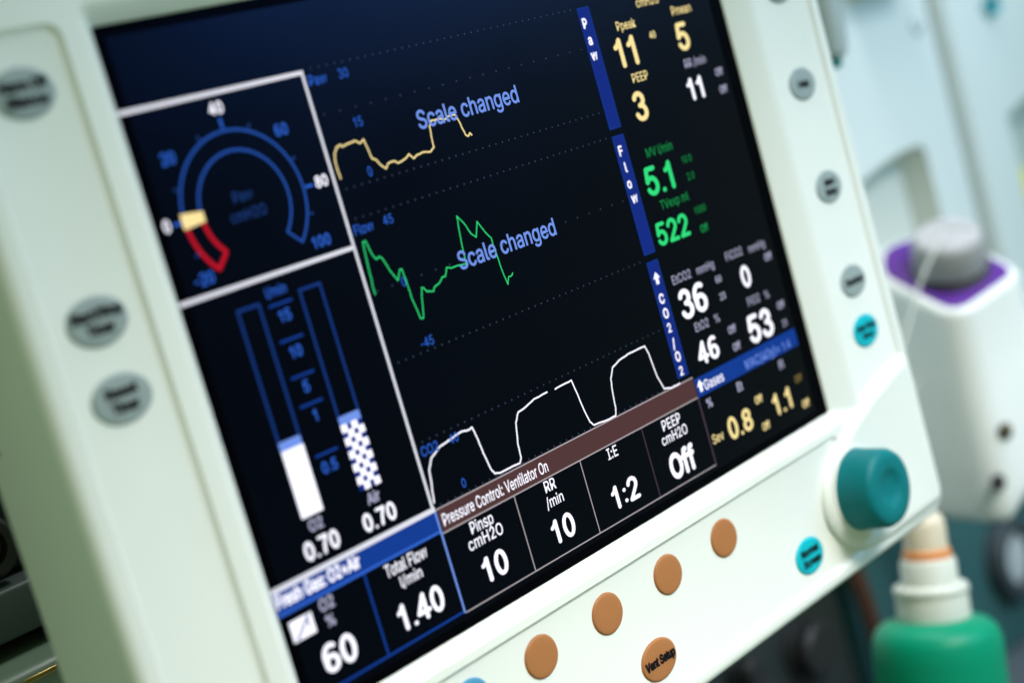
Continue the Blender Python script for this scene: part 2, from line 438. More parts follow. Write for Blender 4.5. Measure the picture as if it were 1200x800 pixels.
mpart(bm, 'printed_tick', GREYKEY)
bm = bmesh.new()
lathe(bm, [(15, 0), (15, 24), (13, 28), (7, 29)], (909, 219.5, -222), (0, -1, 0), 32)
mpart(bm, 'yellow_key', YELLOW)

bm = bmesh.new()
box(bm, 200, 1300, -60, 420, -575, -545, 6)
wt = finish(bm, 'worktop', WORKTOP)
wt['kind'] = 'structure'

# ------------------------------------------------------------------ dark unit seen past the left side of the display
left = thing('monitor_rack', 'dark rack unit with round brass valve seen past the left side', 'rack', (-20, 230, -560))
LO = Vector((-20, 230, -560))
def lpart(bm, name, mat, parent=None):
    o = finish(bm, name, mat)
    for v in o.data.vertices:
        v.co -= LO * MM
    o.parent = parent or left
    return o
bm = bmesh.new(); box(bm, -160, 150, 170, 330, -172, 0, 3); lpart(bm, 'rack_case', BLACK)
bm = bmesh.new(); box(bm, -160, 150, 152, 330, -193, -174, 2); lpart(bm, 'drawer_front', DRAWER)
bm = bmesh.new(); box(bm, -160, 150, 176, 330, -200, -193.5, 1); lpart(bm, 'drawer_gap', BLACK)
bm = bmesh.new(); box(bm, -160, 150, 130, 330, -560, -199.7, 5); lpart(bm, 'lower_ledge', LEDGE)
bm = bmesh.new()
lathe(bm, [(9, 0), (13, 1), (13, 12), (11.5, 14), (8.5, 14), (7.5, 8)], (-8, 170, -158), (-0.3, -1, 0), 36)
vv = lpart(bm, 'valve_collar', BLACK)
bm = bmesh.new()
lathe(bm, [(7.3, 7), (6, 12), (3, 14)], (-8, 170, -158), (-0.3, -1, 0), 28)
lpart(bm, 'valve_stem', BRASS, vv)
bm = bmesh.new(); box(bm, -26, -12, 129.2, 130.4, -204.6, -202.6, 0.4); lpart(bm, 'ledge_glint', BRASS)  # brass sliver put in as the warm glint on the ledge

# ------------------------------------------------------------------ the display unit
mon = thing('ventilator_display', 'large white ventilator display with lit dark screen and turquoise knob', 'display', (158, 18, -292))
OO = Vector((158, 18, -292))
def part(bm, name, mat, parent=None, angle=35, recalc=True, label=None):
    o = finish(bm, name, mat, None, angle, recalc)
    for v in o.data.vertices:
        v.co -= OO * MM
    o.parent = parent or mon
    if label:
        o['label'] = label
    return o

FY = -6.0       # front face
# sloping surround between glass and face
surround = []
SR = [((0.0, 305.0, 0.0, -222.0), 1.0, 1.0), ((-0.1, 305.2, 0.1, -222.1), 1.0, -0.5), ((-0.5, 306.2, 0.5, -222.5), 1.2, -1.0),
      ((-4.4, 316.0, 4.6, -225.4), 3.0, -5.0), ((-5.4, 318.0, 5.6, -226.3), 3.6, -5.7), ((-6.6, 320.0, 6.8, -227.3), 4.2, FY)]
for (a, b, c, d), r, y in SR:
    surround.append([(x, y, z) for x, z in rrect(a, b, c, d, r)])
bm = bmesh.new()
loft(bm, surround)
part(bm, 'screen_surround', WHITE, angle=60)

# front face with two shallow recesses for the key films
F_RING = rrect(-50, 367, 20, -288, 8)
KL = rrect(-46.5, -13.0, 2.6, -216, 5)          # left key column
KB = rrect(-46.5, 299, -230.2, -286.2, 4.5)     # bottom key strip
KR = rrect(321.2, 363.4, 14.5, -224, 4)          # right key column
bm = bmesh.new()
fill_loops(bm, [F_RING, [(x, z) for x, y, z in surround[-1]], KL, KB, KR], FY)
part(bm, 'front_face', WHITE, recalc=False)
for (a, b, c, d, r), nm in (((-46.5, -13.0, 2.6, -216, 5), 'key_column'), ((-46.5, 299, -230.2, -286.2, 4.5), 'key_strip'), ((321.2, 363.4, 14.5, -224, 4), 'key_column')):
    wb = 2.8 if nm == 'key_strip' else 1.2
    bm = bmesh.new()
    rings = [[(x, FY, z) for x, z in rrect(a, b, c, d, r)],
             [(x, FY + 0.25, z) for x, z in rrect(a + 0.25, b - 0.25, c - 0.25, d + 0.25, r - 0.25)],
             [(x, FY + 1.5, z) for x, z in rrect(a + 1.2, b - 1.2, c - 1.2, d + wb, r - 1.2)],
             [(x, FY + 1.6, z) for x, z in rrect(a + 1.8, b - 1.8, c - 1.8, d + wb + 0.8, r - 1.8)]]
    vr = loft(bm, rings)
    bm.faces.new(vr[-1])
    part(bm, nm, WHITE, angle=60)
# outer shell: rolled edge, side walls, back
bm = bmesh.new()
rings = []
for i in range(9):
    a = math.radians(90 * i / 8)
    e = 4.2 * math.sin(a)
    rings.append([(x, FY + 4.2 * (1 - math.cos(a)), z) for x, z in rrect(-50 - e, 367 + e, 20 + e, -288 - e, 8 + e)])
for y, e in ((37, 4.2), (39.2, 3.6), (40, 2.2)):
    rings.append([(x, y, z) for x, z in rrect(-50 - e, 367 + e, 20 + e, -288 - e, 8 + e)])
vr = loft(bm, rings)
bm.faces.new(vr[-1])
part(bm, 'outer_shell', WHITE, angle=50)
bm = bmesh.new()
box(bm, 20, 300, 40.2, 84, -210, -30, 14, 4)
part(bm, 'rear_housing', WHITE)
bm = bmesh.new()
box(bm, 345, 365, 40.2, 199.8, -180, -60, 4)
part(bm, 'support_arm', STEEL)
bm = bmesh.new()
box(bm, -54.45, -54.0, 30, 37.5, -112.2, -110.8)
part(bm, 'side_slot', SEAL)

# raised corner platform around the control knob
def spline2(pts, sub=5):
    n = len(pts)
    out = []
    for i in range(n):
        p0, p1, p2, p3 = (Vector(pts[(i + k - 1) % n]) for k in range(4))
        for k in range(sub):
            t = k / sub
            q = 0.5 * ((2 * p1) + (p2 - p0) * t + (2 * p0 - 5 * p1 + 4 * p2 - p3) * t * t + (3 * p1 - p0 - 3 * p2 + p3) * t ** 3)
            out.append((q.x, q.y))
    return out
def chaikin(pts, it=3):
    for _ in range(it):
        out = []
        for i, p in enumerate(pts):
            q = pts[(i + 1) % len(pts)]
            out += [(p[0] * .75 + q[0] * .25, p[1] * .75 + q[1] * .25), (p[0] * .25 + q[0] * .75, p[1] * .25 + q[1] * .75)]
        pts = out
    return pts
LOBE = chaikin([(366.2, -226), (366.2, -212.2), (355, -214.6), (340, -218), (322, -223.2), (303, -230.5), (286, -240), (276.5, -252), (276.5, -266), (285, -277.5), (299, -285), (318, -287.2),
                (348, -287.2), (358, -287.2), (366.2, -287.2), (366.2, -275)])
def inset(pts, d):
    n = len(pts)
    out = []
    for i in range(n):
        a, b = Vector(pts[i - 1]), Vector(pts[(i + 1) % n])
        t = (b - a).normalized()
        out.append((pts[i][0] - t.y * d, pts[i][1] + t.x * d))
    return out
def toward(pts, k, c):
    return [(c[0] + (x - c[0]) * k, c[1] + (z - c[1]) * k) for x, z in pts]
bm = bmesh.new()
L1 = inset(LOBE, 0.8); L2 = inset(LOBE, 2.4); L3 = inset(LOBE, 4.0); L4 = inset(LOBE, 5.2); L5 = inset(LOBE, 6.6)
KC = (300.4, -256.8)
DC = (306, -256.8)
rings = [[(x, FY + 2.5, z) for x, z in LOBE], [(x, FY - 0.2, z) for x, z in LOBE], [(x, FY - 0.9, z) for x, z in L1], [(x, FY - 2.0, z) for x, z in L2], [(x, FY - 2.7, z) for x, z in L3],
         [(x, FY - 2.8, z) for x, z in L4], [(x, FY - 2.7, z) for x, z in L5]]
loft(bm, rings)
fill_loops(bm, [L5], FY - 2.7)
bmesh.ops.remove_doubles(bm, verts=bm.verts, dist=1e-6)
part(bm, 'knob_platform', WHITE, angle=70)

# turquoise control knob with finger dimple
bm = bmesh.new()
ky = FY - 2.6
lathe(bm, [(18.3, 0), (18.3, 1.0), (18.0, 1.6), (17.7, 6), (17.2, 14.2), (16.3, 16.0), (14.6, 16.9), (12, 17.1), (9.2, 17.1), (8.0, 16.8), (6.6, 15.9), (4.5, 15.2), (2, 15.0)],
      (KC[0], ky, KC[1]), (0, -1, 0), 64)
part(bm, 'control_knob', KNOB, angle=50, label='turquoise rotary knob with finger dimple')
bm = bmesh.new()
lathe(bm, [(19.6, 0), (19.4, 0.7), (18.4, 0.9)], (KC[0], ky, KC[1]), (0, -1, 0), 64)
part(bm, 'knob_collar', WHITE)

# ------------------------------------------------------------------ lettering
FONT = None
try:        # the interface typeface that ships inside Blender; the built-in font is the fallback
    import os
    FONT = bpy.data.fonts.load(os.path.join(bpy.utils.resource_path('LOCAL'), 'datafiles', 'fonts', 'Inter.woff2'))
except Exception:
    FONT = None
def text_mesh(body, h, bold=0.0, width=None, squeeze=0.86, align='CENTER'):
    cu = bpy.data.curves.new('t', 'FONT')
    if FONT:
        cu.font = FONT
    cu.body = body
    cu.size = 1.0
    cu.align_x = align
    cu.resolution_u = 4
    ob = bpy.data.objects.new('t', cu)
    scene.collection.objects.link(ob)
    dg = bpy.context.evaluated_depsgraph_get()
    me = bpy.data.meshes.new_from_object(ob.evaluated_get(dg))
    bpy.data.objects.remove(ob)
    bpy.data.curves.remove(cu)
    return me

def cap_height():
    me = text_mesh('H', 1)
    ys = [v.co.y for v in me.vertices]
    bpy.data.meshes.remove(me)
    return max(ys) - min(ys)
CAPH = cap_height()

def put_text(name, body, u, v, y, h, mat, parent, bold=0.0, width=None, squeeze=0.86, label=None):
    """flat lettering on the plane y (mm); (u, v) is the middle of the capitals, v counted downwards"""
    me = text_mesh(body, h, bold)
    k = h / CAPH
    xs = [w.co.x for w in me.vertices]
    x0, x1 = min(xs), max(xs)
    kx = k * squeeze
    if width:
        kx = width / (x1 - x0)
    cx = (x0 + x1) / 2
    for w in me.vertices:
        w.co = Vector((u + (w.co.x - cx) * kx - OO.x, y - OO.y, -v + (w.co.y - CAPH / 2) * k - OO.z)) * MM
    if bold:
        # heavier weight: the same outlines a hair to each side, each a few microns apart in depth
        d = bold * k * MM
        bm = bmesh.new()
        for i, (dx, dz) in enumerate(((0, 0), (1, 0), (-1, 0), (0, 1), (0, -1), (0.7, 0.7), (-0.7, 0.7), (0.7, -0.7), (-0.7, -0.7))):
            n0 = len(bm.verts)
            bm.from_mesh(me)
            bm.verts.ensure_lookup_table()
            bmesh.ops.translate(bm, verts=bm.verts[n0:], vec=(dx * d, -0.003 * i * MM, dz * d))
        bm.to_mesh(me)
        bm.free()
    me.name = name
    o = link(name, me, mat, parent)
    if label:
        o['label'] = label
    return o

# numerals drawn as round-ended strokes on a unit-high body, the way the display draws them
def el(cx, cy, rx, ry, a0, a1, n=18):
    return [(cx + rx * math.cos(math.radians(a0 + (a1 - a0) * i / n)), cy + ry * math.sin(math.radians(a0 + (a1 - a0) * i / n))) for i in range(n + 1)]
STROKES = {
    '0': (0.58, [el(.28, .5, .205, .43, 90, 450, 28)]),
    '1': (0.50, [[(.08, .70), (.19, .77), (.27, .92), (.27, .07)]]),
    '2': (0.58, [el(.28, .69, .20, .24, 170, -38) + [(.08, .07), (.49, .07)]]),
    '3': (0.58, [el(.27, .725, .18, .205, 165, -90) + el(.275, .29, .205, .23, 90, -165)]),
    '4': (0.58, [[(.37, .07), (.37, .93), (.04, .30), (.52, .30)]]),
    '5': (0.58, [[(.46, .92), (.15, .92), (.09, .49)] + el(.27, .335, .21, .265, 145, -155)]),
    '6': (0.58, [el(.285, .32, .20, .25, 90, 450, 24), el(.32, .55, .245, .385, 60, 215)]),
    '7': (0.56, [[(.06, .92), (.49, .92), (.31, .50), (.23, .07)]]),
    '8': (0.58, [el(.28, .725, .175, .205, -90, 270, 22), el(.28, .29, .205, .225, 90, 450, 22)]),
    '9': (0.58, [el(.275, .68, .20, .25, 90, 450, 24), el(.24, .45, .245, .385, 240, 395)]),
    '.': (0.24, [[(.10, .07), (.10, .071)]]),
    ':': (0.28, [[(.12, .16), (.12, .161)], [(.12, .62), (.12, .621)]]),
    '-': (0.40, [[(.05, .42), (.30, .42)]]),
    ' ': (0.30, []),
}
def put_number(name, body, u, v, y, h, mat, parent, heavy=True, width=None, squeeze=1.0):
    w = (0.165 if h > 6 else 0.15) if heavy else 0.105
    x = 0.0
    polys = []
    for ch in body:
        adv, lines = STROKES[ch]
        for ln in lines:
            P = [Vector((x + a, 0.5 + (b - 0.5) * (1 - w) / 0.86)) for a, b in ln]
            for a, b in zip(P, P[1:]):
                d = b - a
                if d.length < 1e-6:
                    continue
                d.normalize()
                n = Vector((-d.y, d.x)) * w / 2
                polys.append([a + n, b + n, b - n, a - n])
            for a in P:
                polys.append([a + Vector((math.cos(t * math.pi / 6), math.sin(t * math.pi / 6))) * w / 2 for t in range(12)])
        x += adv + (0.06 if ch not in '.:' else 0.02)
    xs = [p.x for q in polys for p in q]
    x0, x1 = min(xs), max(xs)
    kx = h * squeeze if not width else width / (x1 - x0)
    bm = bmesh.new()
    for i, q in enumerate(polys):
        f = bm.faces.new([bm.verts.new(Vector((u + (p.x - (x0 + x1) / 2) * kx - OO.x, y - 0.0015 * (i % 24) - OO.y, -v + (p.y - 0.5) * h - OO.z)) * MM) for p in q])
        f.normal_update()
        if f.normal.y > 0:
            f.normal_flip()
    me = bpy.data.meshes.new(name)
    bm.to_mesh(me)
    bm.free()
    return link(name, me, mat, parent)

# ------------------------------------------------------------------ keys
def key(x, z, rx, rz, mat, base, lines=(), h=3.0, widths=(), label=None):
    bm = bmesh.new()
    n = 40
    rings = []
    for k, d in ((1.03, -0.05), (1.03, 0.12), (1.0, 0.2), (0.99, 0.5), (0.965, 0.7), (0.92, 0.8), (0.7, 0.88), (0.35, 0.92)):
        rings.append([(x + rx * k * math.cos(2 * math.pi * i / n), base - d, z + rz * k * math.sin(2 * math.pi * i / n)) for i in range(n)])
    vr = loft(bm, rings)
    bm.faces.new(vr[-1])
    o = part(bm, 'key', mat, angle=60, label=label)
    for i, t in enumerate(lines):
        dz = (i - (len(lines) - 1) / 2) * h * 1.55
        w = widths[i] if i < len(widths) else None
        put_text('key_lettering', t, x, -z + dz, base - 1.02, h, INK, o, 0.048, width=w)
    return o
PB = FY + 1.6
key(-30, -15.2, 10, 7.3, GREYKEY, PB, ('Alarm Off', 'Silence'), 2.9, (15.5, 13), label='grey oval key at the top of the left column')
key(-30, -82, 10, 7.3, GREYKEY, PB, ('Start/Stop', 'Timer'), 2.9, (17, 9), label='grey oval key in the middle of the left column')
key(-30, -105.2, 10, 7.3, GREYKEY, PB, ('Reset', 'Timer'), 2.9, (10.5, 9), label='grey oval key low in the left column')
for zz, ls, ws in ((-35.6, ('Setup',), (9,)), (-79.8, ('Help',), (8,)), (-127.4, ('Alarm', 'Setup'), (8, 9)), (-171.7, ('Checkout',), (14.5,))):
    key(342.6, zz, 10, 7.3, GREYKEY, PB, ls, 2.9, ws, label='grey oval key in the right column')
key(342.6, -195.5, 10, 7.3, TEALKEY, PB, ('Main Page', 'Menu'), 2.6, (15, 8.5), label='turquoise oval key at the foot of the right column')
key(259.6, -271.7, 10, 7.6, TEALKEY, PB, ('Normal', 'Screen'), 3.0, (12.5, 12.5), label='turquoise oval key below the screen near the knob')
for xx in (96.4, 133.7, 171.0, 208.6):
    key(xx, -243.3, 8.2, 7.6, TANKEY, PB, label='blank tan key under the screen')
key(153.4, -270.7, 10.2, 7.8, TANKEY, PB, ('Vent Setup',), 3.3, (17.4,), label='tan key lettered Vent Setup')
key(61.0, -243.3, 8.2, 7.6, BLUEKEY, PB, label='blue key under the screen')
key(23.6, -243.3, 8.2, 7.6, BLUEKEY, PB, label='blue key under the screen')

# ------------------------------------------------------------------ the screen and what it shows
bm = bmesh.new()
box(bm, 4.0, 297.0, 0.0, 2.0, -218.5, -3.5)
screen = part(bm, 'screen', SCREEN, label='dark lit screen with curves and readings')
bm = bmesh.new()
for a, b, c, d in ((-4, 4.0, -226, 4), (297.0, 309, -226, 4), (4.0, 297.0, -226, -218.5), (4.0, 297.0, -3.5, 4)):
    box(bm, a, b, 0.02, 2.0, c, d)
part(bm, 'screen_margin', MARGIN)

def flat(name, quads, mat, y, parent=None, label=None):
    """quads: polygons in (u, v) millimetres on the screen"""
    bm = bmesh.new()
    for q in quads:
        f = bm.faces.new([bm.verts.new(V(u, -y, -v)) for u, v in q])
        f.normal_update()
        if f.normal.y > 0:
            f.normal_flip()
    return part(bm, name, mat, parent or screen, recalc=False, label=label)
def rq(u0, v0, u1, v1):
    return [(u0, v0), (u1, v0), (u1, v1), (u0, v1)]
def frame(u0, v0, u1, v1, w):
    return [rq(u0, v0, u1, v0 + w), rq(u0, v1 - w, u1, v1), rq(u0, v0 + w, u0 + w, v1 - w), rq(u1 - w, v0 + w, u1, v1 - w)]
Y1, Y2, Y3, Y4 = 0.06, 0.10, 0.14, 0.18

# bands and bars
flat('header_band', [rq(0.6, 179.4, 72.6, 186.0)], GLOW['band'], Y1)
flat('header_band', [rq(73.4, 179.2, 221.4, 187.2)], GLOW['brown'], Y1)
flat('header_band', [rq(221.8, 180.0, 296.4, 187.8)], GLOW['band'], Y1)
for v0, v1 in ((25.4, 74.0), (76.8, 125.4), (128.4, 176.8)):
    flat('name_bar', [rq(212.6, v0, 219.8, v1)], GLOW['bar'], Y1)
    flat('bar_edge', frame(212.6, v0, 219.8, v1, 0.35), GLOW['band'], Y2)
# dividers
flat('divider', [rq(0.4, 25.4, 71.9, 26.8)], GLOW['vline'], Y2)
flat('divider', [rq(0.6, 84.8, 71.2, 86.2)], GLOW['vline'], Y2)
flat('divider', [rq(71.3, 25.4, 72.4, 178.2)], GLOW['vline'], Y2)
flat('divider', [rq(0.6, 177.6, 72.8, 179.4)], GLOW['vline'], Y2)
flat('divider', [rq(72.1, 179.4, 72.9, 216.3)], GLOW['lblue'], Y2)
flat('divider', [rq(0.6, 186.0, 72.1, 186.9)], GLOW['bandline'], Y2)
flat('divider', [rq(36.1, 186.9, 36.9, 215.3)], GLOW['band'], Y2)
flat('divider', [rq(0.6, 215.3, 72.1, 216.1)], GLOW['band'], Y2)
flat('divider', [rq(73.0, 178.7, 221.4, 179.2)], GLOW['line'], Y2)
flat('divider', [rq(73.0, 187.2, 221.2, 187.7)], GLOW['line'], Y2)
flat('divider', [rq(73.0, 216.1, 221.2, 216.55)], GLOW['line'], Y2)
for k, x in enumerate((109.4, 146.2, 183.7)):
    flat('divider', [rq(x - 0.22, 187.7, x + 0.22, 216.1)], GLOW['line' if k < 2 else 'dimline'], Y2)
flat('divider', [rq(221.0, 187.7, 221.7, 217.0)], GLOW['dimline'], Y2)
# scale lines, made of dots
for v, step, u0, u1 in ((25.4, 3.5, 76, 210), (41.0, 7.0, 76, 210), (66.4, 3.5, 76, 210), (76.7, 3.5, 76, 210), (101.9, 7.0, 76, 210), (127.1, 3.5, 76, 210),
                        (155.4, 3.5, 76, 211), (178.0, 3.5, 76, 211)):
    q = []
    u = u0
    while u < u1:
        q.append(rq(u - 0.27, v - 0.27, u + 0.27, v + 0.27))
        u += step
    flat('scale_line', q, GLOW['dot'], Y1)['kind'] = 'stuff'

# pressure dial
GC = (35.0, 62.0)
def arc(r0, r1, a0, a1, n=40):
    out = []
    for i in range(n):
        p = math.radians(a0 + (a1 - a0) * i / n)
        q = math.radians(a0 + (a1 - a0) * (i + 1) / n)
        out.append([(GC[0] + r * math.cos(t), GC[1] - r * math.sin(t)) for r, t in ((r0, p), (r1, p), (r1, q), (r0, q))])
    return out
def ray_(a, r0, r1, w):
    t = math.radians(a)
    d = (math.cos(t), -math.sin(t))
    n = (-d[1] * w / 2, d[0] * w / 2)
    return [(GC[0] + d[0] * r + s * n[0], GC[1] + d[1] * r + s * n[1]) for r, s in ((r0, 1), (r1, 1), (r1, -1), (r0, -1))]
flat('pressure_arc', arc(23.3, 24.2, -45, 173) + arc(16.9, 17.8, -45, 173) + [ray_(-44.2, 17.5, 23.6, 0.8)], ARC, Y2)
flat('pressure_arc', arc(23.0, 24.4, 186, 226, 14) + arc(16.7, 18.1, 186, 226, 14) + [ray_(225, 17.4, 23.7, 1.4)], GLOW['red'], Y2, label='red outlined end of the pressure dial')
flat('pressure_pointer', arc(16.4, 24.8, 174, 185.5, 6), GLOW['yellow'], Y3, label='pale yellow pointer block')
for a in (180, 90, 0):
    flat('dial_tick', [ray_(a, 24.5, 28, 0.9)], GLOW['blue'], Y2)
for a in (205, 157, 113, 67, 23, -20):
    flat('dial_tick', [ray_(a, 24.5, 26.2, 0.8)], GLOW['dim'], Y2)

# flow tubes
for u0, u1 in ((19.4, 28.8), (44.6, 54.2)):
    flat('flow_tube', [rq(u0, 92.5, u1, 93.5), rq(u0, 93.5, u0 + 0.95, 136.4), rq(u1 - 0.95, 93.5, u1, 136.4)], TUBE, Y2)
    flat('flow_float', [rq(u0 + 0.2, 136.2, u1 - 0.2, 139.4)], GLOW['lblue'], Y2)
flat('flow_column', [rq(19.8, 139.2, 28.8, 161.6)], GLOW['white'], Y2)
flat('flow_column', [rq(44.8, 139.2, 54.0, 161.6)], GLOW['bar'], Y2)
q = []
for i in range(4):
    for j in range(10):
        if (i + j) % 2 == 0:
            cu_, cv_ = 45.0 + 2.25 * (i + 0.5), 139.2 + 2.24 * (j + 0.5)
            q.append(rq(cu_ - 1.32, cv_ - 1.32, cu_ + 1.32, cv_ + 1.32))  # white squares oversized to imitate bloom
flat('flow_checker', q, GLOW['white'], Y3)['kind'] = 'stuff'
for v in (94.9, 106.7, 118.8, 128.4, 145.1):
    flat('flow_tick', [rq(31.8, v - 0.4, 41.3, v + 0.4)], GLOW['band'], Y2)
flat('valve_symbol', [rq(3.4, 189.6, 12.6, 196.4)], GLOW['white'], Y2)
flat('symbol_line', [[(4.2, 196.0), (5.4, 196.0), (11.8, 190.0), (10.8, 190.0)], rq(10.2, 190.2, 10.8, 194)], GLOW['dim'], Y3)
# arrows
for u, v, s in ((216.2, 135.6, 1.0), (224.8, 183.6, 1.0)):
    flat('arrow', [[(u - 2.1 * s, v), (u, v - 2.6 * s), (u + 2.1 * s, v)], rq(u - 0.9 * s, v, u + 0.9 * s, v + 2.4 * s)], GLOW['white'], Y3)

# curves
def trace(name, pts, w, mat, jit=0.0, sub=3, label=None):
    P = []
    for i in range(len(pts) - 1):
        a, b = Vector(pts[i]), Vector(pts[i + 1])
        for k in range(sub):
            p = a.lerp(b, k / sub)
            P.append(p + Vector((random.uniform(-jit, jit), random.uniform(-jit, jit))))
    P.append(Vector(pts[-1]))
    q = []
    for a, b in zip(P, P[1:]):
        d = b - a
        if d.length < 1e-6:
            continue
        d.normalize()
        n = Vector((-d.y, d.x)) * w / 2
        q.append([tuple(a + n), tuple(b + n), tuple(b - n), tuple(a - n)])
    for k, a in enumerate(P):
        q.append([(a.x + w / 2 * math.cos(t * math.pi / 4), a.y + w / 2 * math.sin(t * math.pi / 4)) for t in range(8)])
    # overlapping pieces are stepped a few microns so no two share a plane
    bm = bmesh.new()
    for i, poly in enumerate(q):
        yy = Y3 + 0.0015 * (i % 12)
        f = bm.faces.new([bm.verts.new(V(u, -yy, -v)) for u, v in poly])
        f.normal_update()
        if f.normal.y > 0:
            f.normal_flip()
    return part(bm, name, mat, screen, recalc=False, label=label)
trace('curve', TRACE_PAW, 0.56, GLOW['yellow'], 0.11, label='yellow pressure curve')
trace('curve', TRACE_FLOW, 0.46, GLOW['green'], 0.11, label='green flow curve')
trace('curve', TRACE_CO2_A, 0.60, GLOW['white'], 0.09, label='white carbon dioxide curve')
trace('curve', TRACE_CO2_B, 0.60, GLOW['white'], 0.09, label='white carbon dioxide curve')

WIDTHS = {'Scale changed': 52.0, 'Pressure Control: Ventilator On': 54.5, 'Fresh Gas: O2+Air': 35.0, 'Total Flow': 19.0, 'Pinsp': 11.2, '1.40': 21.0, '0.70': 14.6}
for body, u, v, h, col, b in TEXT:
    yy = Y4
    if body == 'Pressure Control: Ventilator On':
        u = 102.0
    m = GLOW[col]
    if col == 'yellow' and h <= 3.0 and not b:
        m = GLOW['yellowdim']
    if col == 'green' and h < 4:
        m = GLOW['greendim']
    nm = 'reading' if h > 6 and col != 'lblue' else 'reading_label'
    if all(ch in STROKES for ch in body):
        put_number(nm, body, u, v, -yy, h, m, screen, bool(b), WIDTHS.get(body), 1.2 if h > 6 else 1.1)
        continue
    put_text(nm, body, u, v, -yy, h, m, screen, ((0.030 if h > 6 else 0.024) if b else (0.012 if h > 6 else 0.006)), WIDTHS.get(body))

# ------------------------------------------------------------------ vaporizer
vap = thing('vaporizer', 'white vaporizer with purple top plate and grey dial', 'vaporizer', (600, 110, -362))
VO = Vector((600, 110, -362))
def vpart(bm, name, mat, parent=None, angle=40):
    o = finish(bm, name, mat, None, angle)
    for v in o.data.vertices:
        v.co -= VO * MM
    o.parent = parent or vap
    return o
VF = Vector((575.9, 85.9, -238.6))
FH = Vector((0.692, 0.722, 0)).normalized()
AH = Vector((0.722, -0.692, 0)).normalized()
tau = math.radians(30)
BH = FH * math.cos(tau) + Vector((0, 0, 1)) * math.sin(tau)
NH = Vector((0, 0, 1)) * math.cos(tau) - FH * math.sin(tau)
def vp(a, b, h=0.0):
    return VF + AH * a + BH * b + NH * h
BS = 0.77
TOP = chaikin([(a_, b_ * BS) for a_, b_ in [(-12, 92), (-19, 84), (-24.5, 64), (-23.5, 54), (-17, 36), (-6.5, 6), (-1, -3), (6, -3), (14, 2), (32, 12.5), (40.5, 18), (41, 27), (36, 42), (18, 84), (12, 92)]], 2)
TOP = inset(TOP, -1.2)
OUT2 = inset(TOP, -6.0)
n_ = len(TOP)
bm = bmesh.new()
rings = []
rings.append([tuple(vp(a, b, 0)) for a, b in inset(TOP, -0.2)])
rings.append([tuple(vp(a, b, 0.1)) for a, b in inset(TOP, -1.4)])
rings.append([tuple(vp(a, b, -0.8)) for a, b in inset(TOP, -3.4)])
rings.append([tuple(vp(a, b, -3.0)) for a, b in inset(TOP, -5.2)])
side = [vp(a, b, -7.0) for a, b in OUT2]
rings.append([tuple(p) for p in side])
ctr = sum(side, Vector()) / n_
def sole(p):
    return -377 + 28 * min(1.0, max(0.0, ((p - VF).dot(AH) - 2) / 40)) ** 0.8
soft = [p.copy() for p in side]
for _ in range(2):
    soft = [(soft[i - 1] + soft[i] * 2 + soft[(i + 1) % n_]) / 4 for i in range(n_)]
side = [ctr + (p - ctr) * 1.01 for p in soft]
for dz, k in ((70, 1.0), (40, 1.0), (13, 1.0), (5, 0.985), (1.5, 0.95), (0, 0.88)):
    rings.append([(ctr.x + (p.x - ctr.x) * k, ctr.y + (p.y - ctr.y) * k, sole(p) + dz) for p in side])
vr = loft(bm, rings)
bm.faces.new(vr[-1])
vpart(bm, 'body', WHITE_B, angle=60)
bm = bmesh.new()
rings = [[tuple(vp(a, b, -2)) for a, b in TOP], [tuple(vp(a, b, 0.6)) for a, b in TOP], [tuple(vp(a, b, 1.4)) for a, b in inset(TOP, 0.9)], [tuple(vp(a, b, 1.6)) for a, b in inset(TOP, 2.2)]]
vr = loft(bm, rings)
bm.faces.new(vr[-1])
vpart(bm, 'top_plate', PURPLE)
# dial
dc = vp(11.0, 42.0 * BS, 1.6)
DT = math.radians(23)
BH2 = FH * math.cos(DT) + Vector((0, 0, 1)) * math.sin(DT)
NH2 = Vector((0, 0, 1)) * math.cos(DT) - FH * math.sin(DT)
bm = bmesh.new()
lathe(bm, [(24.5, 0), (24.5, 1.5), (23.5, 2.2)], tuple(dc), tuple(NH), 56)
vpart(bm, 'dial_skirt', BLACK)
bm = bmesh.new()
prof = [(21.8, 2.0), (22.2, 3), (22.0, 18), (21.2, 22.5), (19.8, 24.0)]
ax = NH2; e1 = AH; e2 = BH2
rings = []
for r, h in prof:
    ring = []
    for i in range(96):
        t = 2 * math.pi * i / 96
        rr = r + (0.35 * math.cos(t * 24) if 2.5 < h < 20 else 0)
        ring.append(tuple(dc + ax * h + (e1 * math.cos(t) + e2 * math.sin(t)) * rr))
    rings.append(ring)
vr = loft(bm, rings)
bm.faces.new(vr[-1])
dial = vpart(bm, 'dial', DIAL, angle=50)
bm = bmesh.new()
lathe(bm, [(19.4, 23.6), (19.0, 24.8), (17.5, 25.4), (9, 25.6), (2, 25.6)], tuple(dc), tuple(NH2), 56)
vpart(bm, 'dial_cap', DIALTOP, dial)
bm = bmesh.new()
a0, a1 = dc + NH2 * 25.7 + AH * -1.5 + BH2 * 8, dc + NH2 * 25.7 + AH * 15 + BH2 * -4
d = (a1 - a0).normalized(); w = d.cross(NH2).normalized() * 0.9
bm.faces.new([bm.verts.new((p) * MM) for p in (a0 + w, a1 + w, a1 - w, a0 - w)])
vpart(bm, 'dial_mark', SEAL, dial)
